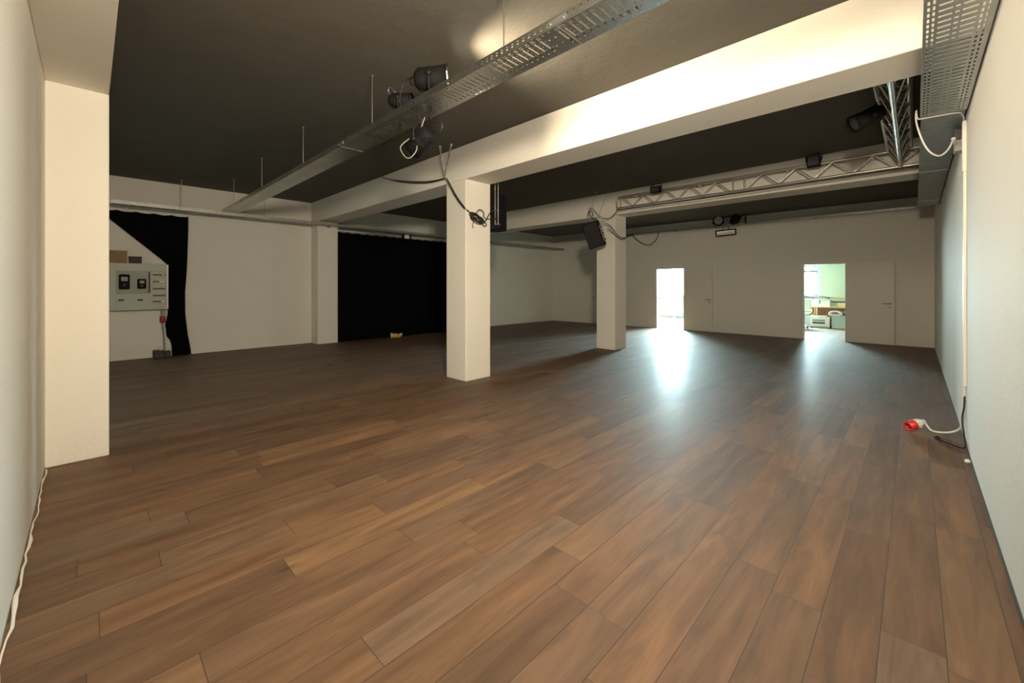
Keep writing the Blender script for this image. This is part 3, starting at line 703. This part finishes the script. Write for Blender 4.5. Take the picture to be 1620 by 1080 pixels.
m = MB(); m.tube(spline([(-10.87, 1.035, .72), (-10.87, 1.04, .6), (-10.86, 1.055, .4), (-10.855, 1.06, .25), (-10.84, 1.07, .16)], 6), .014, 8); m.tube([(-10.87, 1.04, .95), (-10.87, 1.04, .985)], .015, 8); m.build('plug_cable', GREYBOX, hp)
db = thing('power_distributor', 'dark mauve power distribution box on the floor under the meter cabinet', 'power box')
MB().box((-10.93, .885, .0), (-10.70, 1.05, .155)).build('box_body', MAUVE, db, bevel=.012)
MB().box((-10.90, 1.05, .0), (-10.72, 1.15, .13)).build('box_end', MAUVE, db, bevel=.012)
for yy in (.92, 1.0, 1.09): MB().lathe([(.028, 0), (.028, .012), (.02, .014)], 14, aim((-10.70, yy, .075), (1, 0, 0))).build('socket_cover', DGREY, db)
MB().lathe([(.03, 0), (.036, .02), (.03, .05), (.001, .062)], 16, Matrix.Translation((-10.80, 1.0, .152))).build('cap', PALECLOTH, db)
wb = thing('box_lamp', 'small white box lamp strapped under the left wall tray above the wide black curtain', 'lamp')
MB().box((-10.46, 6.27, 2.80), (-10.38, 6.42, 2.905)).build('lamp_box', WPLA, wb, bevel=.006)
for yy in (6.235, 6.455): MB().box((-10.46, yy - .014, 2.79), (-10.37, yy + .014, 2.930)).build('strap', BLACKM, wb)
MB().box((-10.44, 6.235, 2.905), (-10.40, 6.455, 2.916)).build('cross_bar', BLACKM, wb)

# ------------------------------------------------------------------ curtains
def curtain(name, label, x, left, right, z0, z1, ny, nz, folds, amp, back, top=None):
    m = MB(); vs = []; fs = []
    for j in range(nz + 1):
        v_ = j / nz
        for i in range(ny + 1):
            u = i / ny
            ztop = z1 + (top(u) if top else 0); z = z0 + (ztop - z0) * v_
            a, b_ = left(v_), right(v_)
            ph = 2 * PI * folds * u
            xx = x + amp * (math.sin(ph + .7 * math.sin(3 * u + 2 * v_)) * .7 + .3 * math.sin(2.3 * ph + 1.3)) * (1 - .35 * v_)
            vs.append((xx, a + (b_ - a) * u, z))
    for j in range(nz):
        for i in range(ny): k = j * (ny + 1) + i; fs.append((k, k + 1, k + ny + 2, k + ny + 1))
    m.add(vs, fs, True)
    return tag(m.build(name, MOLTON, solid=.006), label, 'curtain')
scal = lambda u: -.012 * abs(math.sin(u * PI * 14))
wc = curtain('stage_curtain', 'wide black floor-length curtain between the half columns on the left wall', -10.615, lambda v: 4.445, lambda v: 8.225,   .005, 2.835, 420, 12, 26, .022, -10.64, scal)
def lerp(v, tab):
    for (a, p), (b_, q) in zip(tab, tab[1:]):
        if v <= b_: return p + (q - p) * (v - a) / (b_ - a)
    return tab[-1][1]
LT = [(0, 1.19), (.08, 1.18), (.13, 1.14), (.135, 1.10), (.2, 1.09), (.205, 1.07), (.30, 1.12), (.45, 1.12), (.645, 1.12), (.68, 1.03), (.985, .12), (1., .10)]
RT = [(0, 1.50), (.05, 1.485), (.15, 1.44), (.3, 1.40), (.45, 1.40), (.62, 1.43), (.9, 1.455), (1, 1.455)]
gc = curtain('stage_curtain', 'black curtain pulled aside to a narrow fall behind the meter cabinet', -10.935, lambda v: lerp(v, LT), lambda v: lerp(v, RT), .005, 2.895, 90, 60, 7, .022, XL, lambda u: -.02 * abs(math.sin(u * PI * 5)))
# curtain track
ct = thing('curtain_track', 'thin dark track the wide black curtain hangs from', 'curtain track')
MB().box((-10.635, 4.445, 2.837), (-10.60, 8.225, 2.850)).build('track_rail', DGREY, ct)
for yy in (4.6, 6.3, 8.05): MB().box((XL, yy - .012, 2.84), (-10.60, yy + .012, 2.853)).build('wall_bracket', DGREY, ct)

# yellow rag at the curtain
rg = thing('cleaning_cloth', 'crumpled yellow cloth on the floor in front of the wide black curtain', 'cloth')
def lump(cx, cy, cz, rx, ry, rz, seed, n=20):
    r_ = random.Random(seed); ph = [r_.uniform(0, 6) for _ in range(6)]
    vs = []; fs = []; k = n // 2
    for j in range(k + 1):
        th = PI * j / k
        for i in range(n):
            a = 2 * PI * i / n
            w_ = 1 + .16 * math.sin(3 * a + ph[0] + 2 * th) + .12 * math.sin(5 * a + ph[1] - 3 * th) + .09 * math.sin(4 * th + ph[2] + 2 * a)
            z = cz + rz * math.cos(th) * w_
            vs.append((cx + rx * math.sin(th) * math.cos(a) * w_, cy + ry * math.sin(th) * math.sin(a) * w_, max(.002, z)))
    for j in range(k):
        for i in range(n): fs.append((j*n+i, j*n+(i+1) % n, (j+1)*n+(i+1) % n, (j+1)*n+i))
    return MB().add(vs, fs, True)
lump(-10.42, 6.0, .045, .10, .15, .06, 1).build('cloth_body', YELLOW, rg)
lump(-10.40, 5.87, .06, .035, .03, .075, 2).build('cloth_end', PALECLOTH, rg)
lump(-10.40, 6.15, .08, .03, .055, .03, 5).build('cloth_fold', PALECLOTH, rg)
lump(-10.30, 6.32, .01, .06, .10, .012, 8).build('cloth_edge', DGREY, rg)
tag(lump(-7.55, 3.02, .006, .03, .06, .012, 9).build('cable_scrap', DGREY), 'tiny dark scrap on the floor left of the nearer column', 'scrap')

# ------------------------------------------------------------------ storeroom behind the second door
dk = thing('desk', 'wooden work table standing under the green wall of the back room', 'table')
DX0, DX1, DY0, DY1 = -2.70, -.6, 18.22, 18.80
MB().box((DX0, DY0, .68), (DX1, DY1, .715)).build('tabletop', WOOD, dk, bevel=.004)
for x in (DX0 + .03, DX1 - .03):
    for y in (DY0 + .04, DY1 - .04): MB().box((x - .03, y - .03, 0), (x + .03, y + .03, .68)).build('leg', WOOD, dk, bevel=.003)
MB().box((DX0 + .02, DY1 - .06, .18), (DX1, DY1 - .04, .66)).build('back_panel', PINKB, dk)
MB().box((DX0 + .16, DY0 + .06, .40), (DX0 + .20, DY1 - .1, .68)).build('divider', WOOD, dk)
cr_ = thing('storage_crate', 'white lidded storage crate on the work table', 'crate')
MB().box((-2.69, 18.28, .716), (-2.14, 18.66, .95)).build('crate_body', CREAM, cr_, bevel=.012)
MB().box((-2.71, 18.26, .95), (-2.12, 18.68, .975)).build('crate_lid', GREYBOX, cr_, bevel=.006)
m = MB(); m.tube(spline([(-2.68, 18.4, 1.03), (-2.55, 18.38, 1.05), (-2.4, 18.4, 1.075), (-2.25, 18.42, 1.05), (-2.15, 18.45, 1.03)], 6), .014, 8); m.build('crate_handle', DGREY, cr_)
m = MB(); m.box((-2.67, 18.38, .97), (-2.64, 18.42, 1.035)); m.box((-2.2, 18.4, .97), (-2.17, 18.44, 1.045)); m.build('handle_post', DGREY, cr_)
MB().box((-2.45, 18.265, .82), (-2.42, 18.28, .95)).build('crate_latch', DGREY, cr_)
yb = thing('carton', 'small yellow carton at the back of the work table', 'box')
MB().box((-1.95, 18.5, .716), (-1.72, 18.74, .84)).build('box_body', simple('yellow_carton', (.75, .62, .30), .8), yb, bevel=.004)
MB().box((-1.955, 18.495, .83), (-1.715, 18.745, .848)).build('box_lid', CREAM, yb)
pr_ = thing('printer', 'cream office printer standing on the floor under the work table', 'printer')
MB().box((-2.66, 17.86, .0), (-2.10, 18.20, .36)).build('printer_body', CREAM, pr_, bevel=.02)
MB().box((-2.64, 17.88, .36), (-2.2, 18.18, .40)).build('scanner_lid', CREAM, pr_, bevel=.01)
MB().box((-2.58, 17.852, .13), (-2.23, 17.865, .19)).build('paper_slot', DGREY, pr_)
MB().box((-2.58, 17.85, .22), (-2.23, 17.865, .28)).build('output_tray', GREYBOX, pr_)
MB().box((-2.58, 17.83, .06), (-2.16, 17.865, .10)).build('paper_drawer', WPLA, pr_)
bx = thing('storage_box', 'pale green storage box on the floor beside the printer', 'box')
MB().box((-2.04, 17.86, .0), (-1.40, 18.20, .40)).build('box_body', PALEG, bx, bevel=.01)
MB().box((-2.05, 17.85, .40), (-1.39, 18.21, .425)).build('box_lid', PALEG, bx, bevel=.006)
hs = MB()
for k in range(3): hs.tube([(-1.98 + .15 * math.cos(a) + .02*k, 17.93 + .045 * k, .475 + .10 * max(-.3, math.sin(a))) for a in [2*PI*i/24 for i in range(24)]], .02, 8, True)
tag(hs.build('hose_coil', CREAM), 'cream hose coiled on top of the pale green box', 'hose')
rl = MB(); rl.tube([(-1.76, 18.10, .502), (-1.45, 18.10, .502)], .070, 18); rl.tube([(-1.47, 18.10, .504), (-1.44, 18.10, .504)], .078, 18)
tag(rl.build('cable_drum', DGREY), 'dark grey roll lying on the pale green box', 'roll')
oc = thing('office_chair', 'cream office chair at the left edge of the second doorway', 'chair', (-2.80, 17.35, 0))
MB().box((-.24, -.22, .44), (.24, .24, .52)).build('seat', CREAM, oc, bevel=.03)
MB().box((-.22, .22, .58), (.22, .28, 1.0)).build('backrest', CREAM, oc, bevel=.03)
MB().tube([(0, 0, .08), (0, 0, .44)], .03, 12).build('gas_column', DGREY, oc)
m = MB(); m.tube(spline([(0, .2, .48), (0, .3, .5), (0, .28, .62)], 5), .02, 8); m.build('back_support', DGREY, oc)
for sg in (1, -1):
    m = MB(); m.tube(spline([(sg * .22, .1, .48), (sg * .29, .1, .56), (sg * .29, .06, .68), (sg * .29, -.14, .69)], 5), .018, 8); m.build('armrest', DGREY, oc)
for k in range(5):
    a = 2 * PI * k / 5 + .4; e = (.27 * math.cos(a), .27 * math.sin(a))
    lg = MB().tube([(0, 0, .10), (e[0], e[1], .07)], [.025, .016], 8).build('leg', CREAM, oc)
    MB().lathe([(.028, -.016), (.028, .016)], 14, aim((e[0], e[1], .03), (-math.sin(a), math.cos(a), 0))).build('caster', DGREY, lg)
# coat-stand foot seen through the first doorway
st = thing('floor_stand', 'small dark-footed white stand on the floor of the first back room', 'stand', (-7.72, 18.35, 0))
MB().tube([(0, 0, .02), (0, 0, .42)], .012, 10).build('stand_pole', WPLA, st)
MB().lathe([(.09, 0), (.085, .02), (.02, .04)], 20).build('stand_foot', DGREY, st)
# latch bar on the partition seen through the first doorway
wh = thing('door_closer', 'dark latch on the left jamb of the first doorway', 'latch')
MB().box((D1[0] + .03, 13.80, 1.00), (D1[0] + .10, 13.83, 1.04)).build('latch_lever', DGREY, wh, bevel=.005)
MB().box((D1[0] + .028, 13.78, .97), (D1[0] + .04, 13.85, 1.07)).build('latch_plate', CHROME, wh)

# ------------------------------------------------------------------ light
W = bpy.data.worlds.new('sky'); bpy.context.scene.world = W; W.use_nodes = True
bg = W.node_tree.nodes['Background']; bg.inputs[0].default_value = (.73, .95, 1.0, 1); bg.inputs[1].default_value = 390.
def portal(x0, x1, z0, z1, y):
    L = bpy.data.lights.new('window_portal', 'AREA'); L.shape = 'RECTANGLE'; L.size = x1 - x0; L.size_y = z1 - z0
    L.cycles.is_portal = True
    o = bpy.data.objects.new('window_portal', L); C.objects.link(o); o.location = ((x0 + x1) / 2, y, (z0 + z1) / 2)
    o.rotation_euler = (-PI / 2, 0, 0)      # -Z looks towards -Y, into the building
    return o
portal(W1[0], W1[1], W1[2], W1[3], YF1 + .22); portal(W2[0], W2[1], W2[2], W2[3], YF1 + .22)
def area(name, pos, d, size, power, col, spread=PI):
    L = bpy.data.lights.new(name, 'AREA'); L.shape = 'DISK'; L.size = size; L.energy = power; L.color = col; L.spread = spread
    o = bpy.data.objects.new(name, L); C.objects.link(o); o.location = pos
    o.rotation_euler = Vector(d).to_track_quat('-Z', 'Y').to_euler(); return o
LD2 = Vector((.68, .73, -.06)).normalized()
area('spotlight_beam', MA @ Vector((0, 0, .15)), LD2, .19, 43., (1., .80, .55), math.radians(112))
area('spotlight_beam', MR @ Vector((0, 0, .16)), RD, .40, 225., (1., .84, .62), math.radians(155))  # added fill light of the unseen lamp

# ------------------------------------------------------------------ camera and colour
cam = bpy.data.cameras.new('camera'); co = bpy.data.objects.new('camera', cam); C.objects.link(co)
cam.sensor_width = 36; cam.lens = 652.55 / 1620 * 36; cam.shift_y = -(540 - 453.67) / 1620; cam.clip_start = .02
co.location = (0, 0, 1.42); co.rotation_euler = (PI / 2, 0, math.radians(44.305))
S = bpy.context.scene; S.camera = co
S.view_settings.view_transform = 'Standard'; S.view_settings.look = 'None'; S.view_settings.gamma = 1; S.view_settings.use_curve_mapping = False
S.view_settings.exposure = 0.
S.cycles.use_denoising = True; S.cycles.max_bounces = 14; S.cycles.diffuse_bounces = 10; S.cycles.glossy_bounces = 5; S.cycles.transparent_max_bounces = 12
S.cycles.sample_clamp_indirect = 20.; S.cycles.caustics_reflective = False; S.cycles.caustics_refractive = False
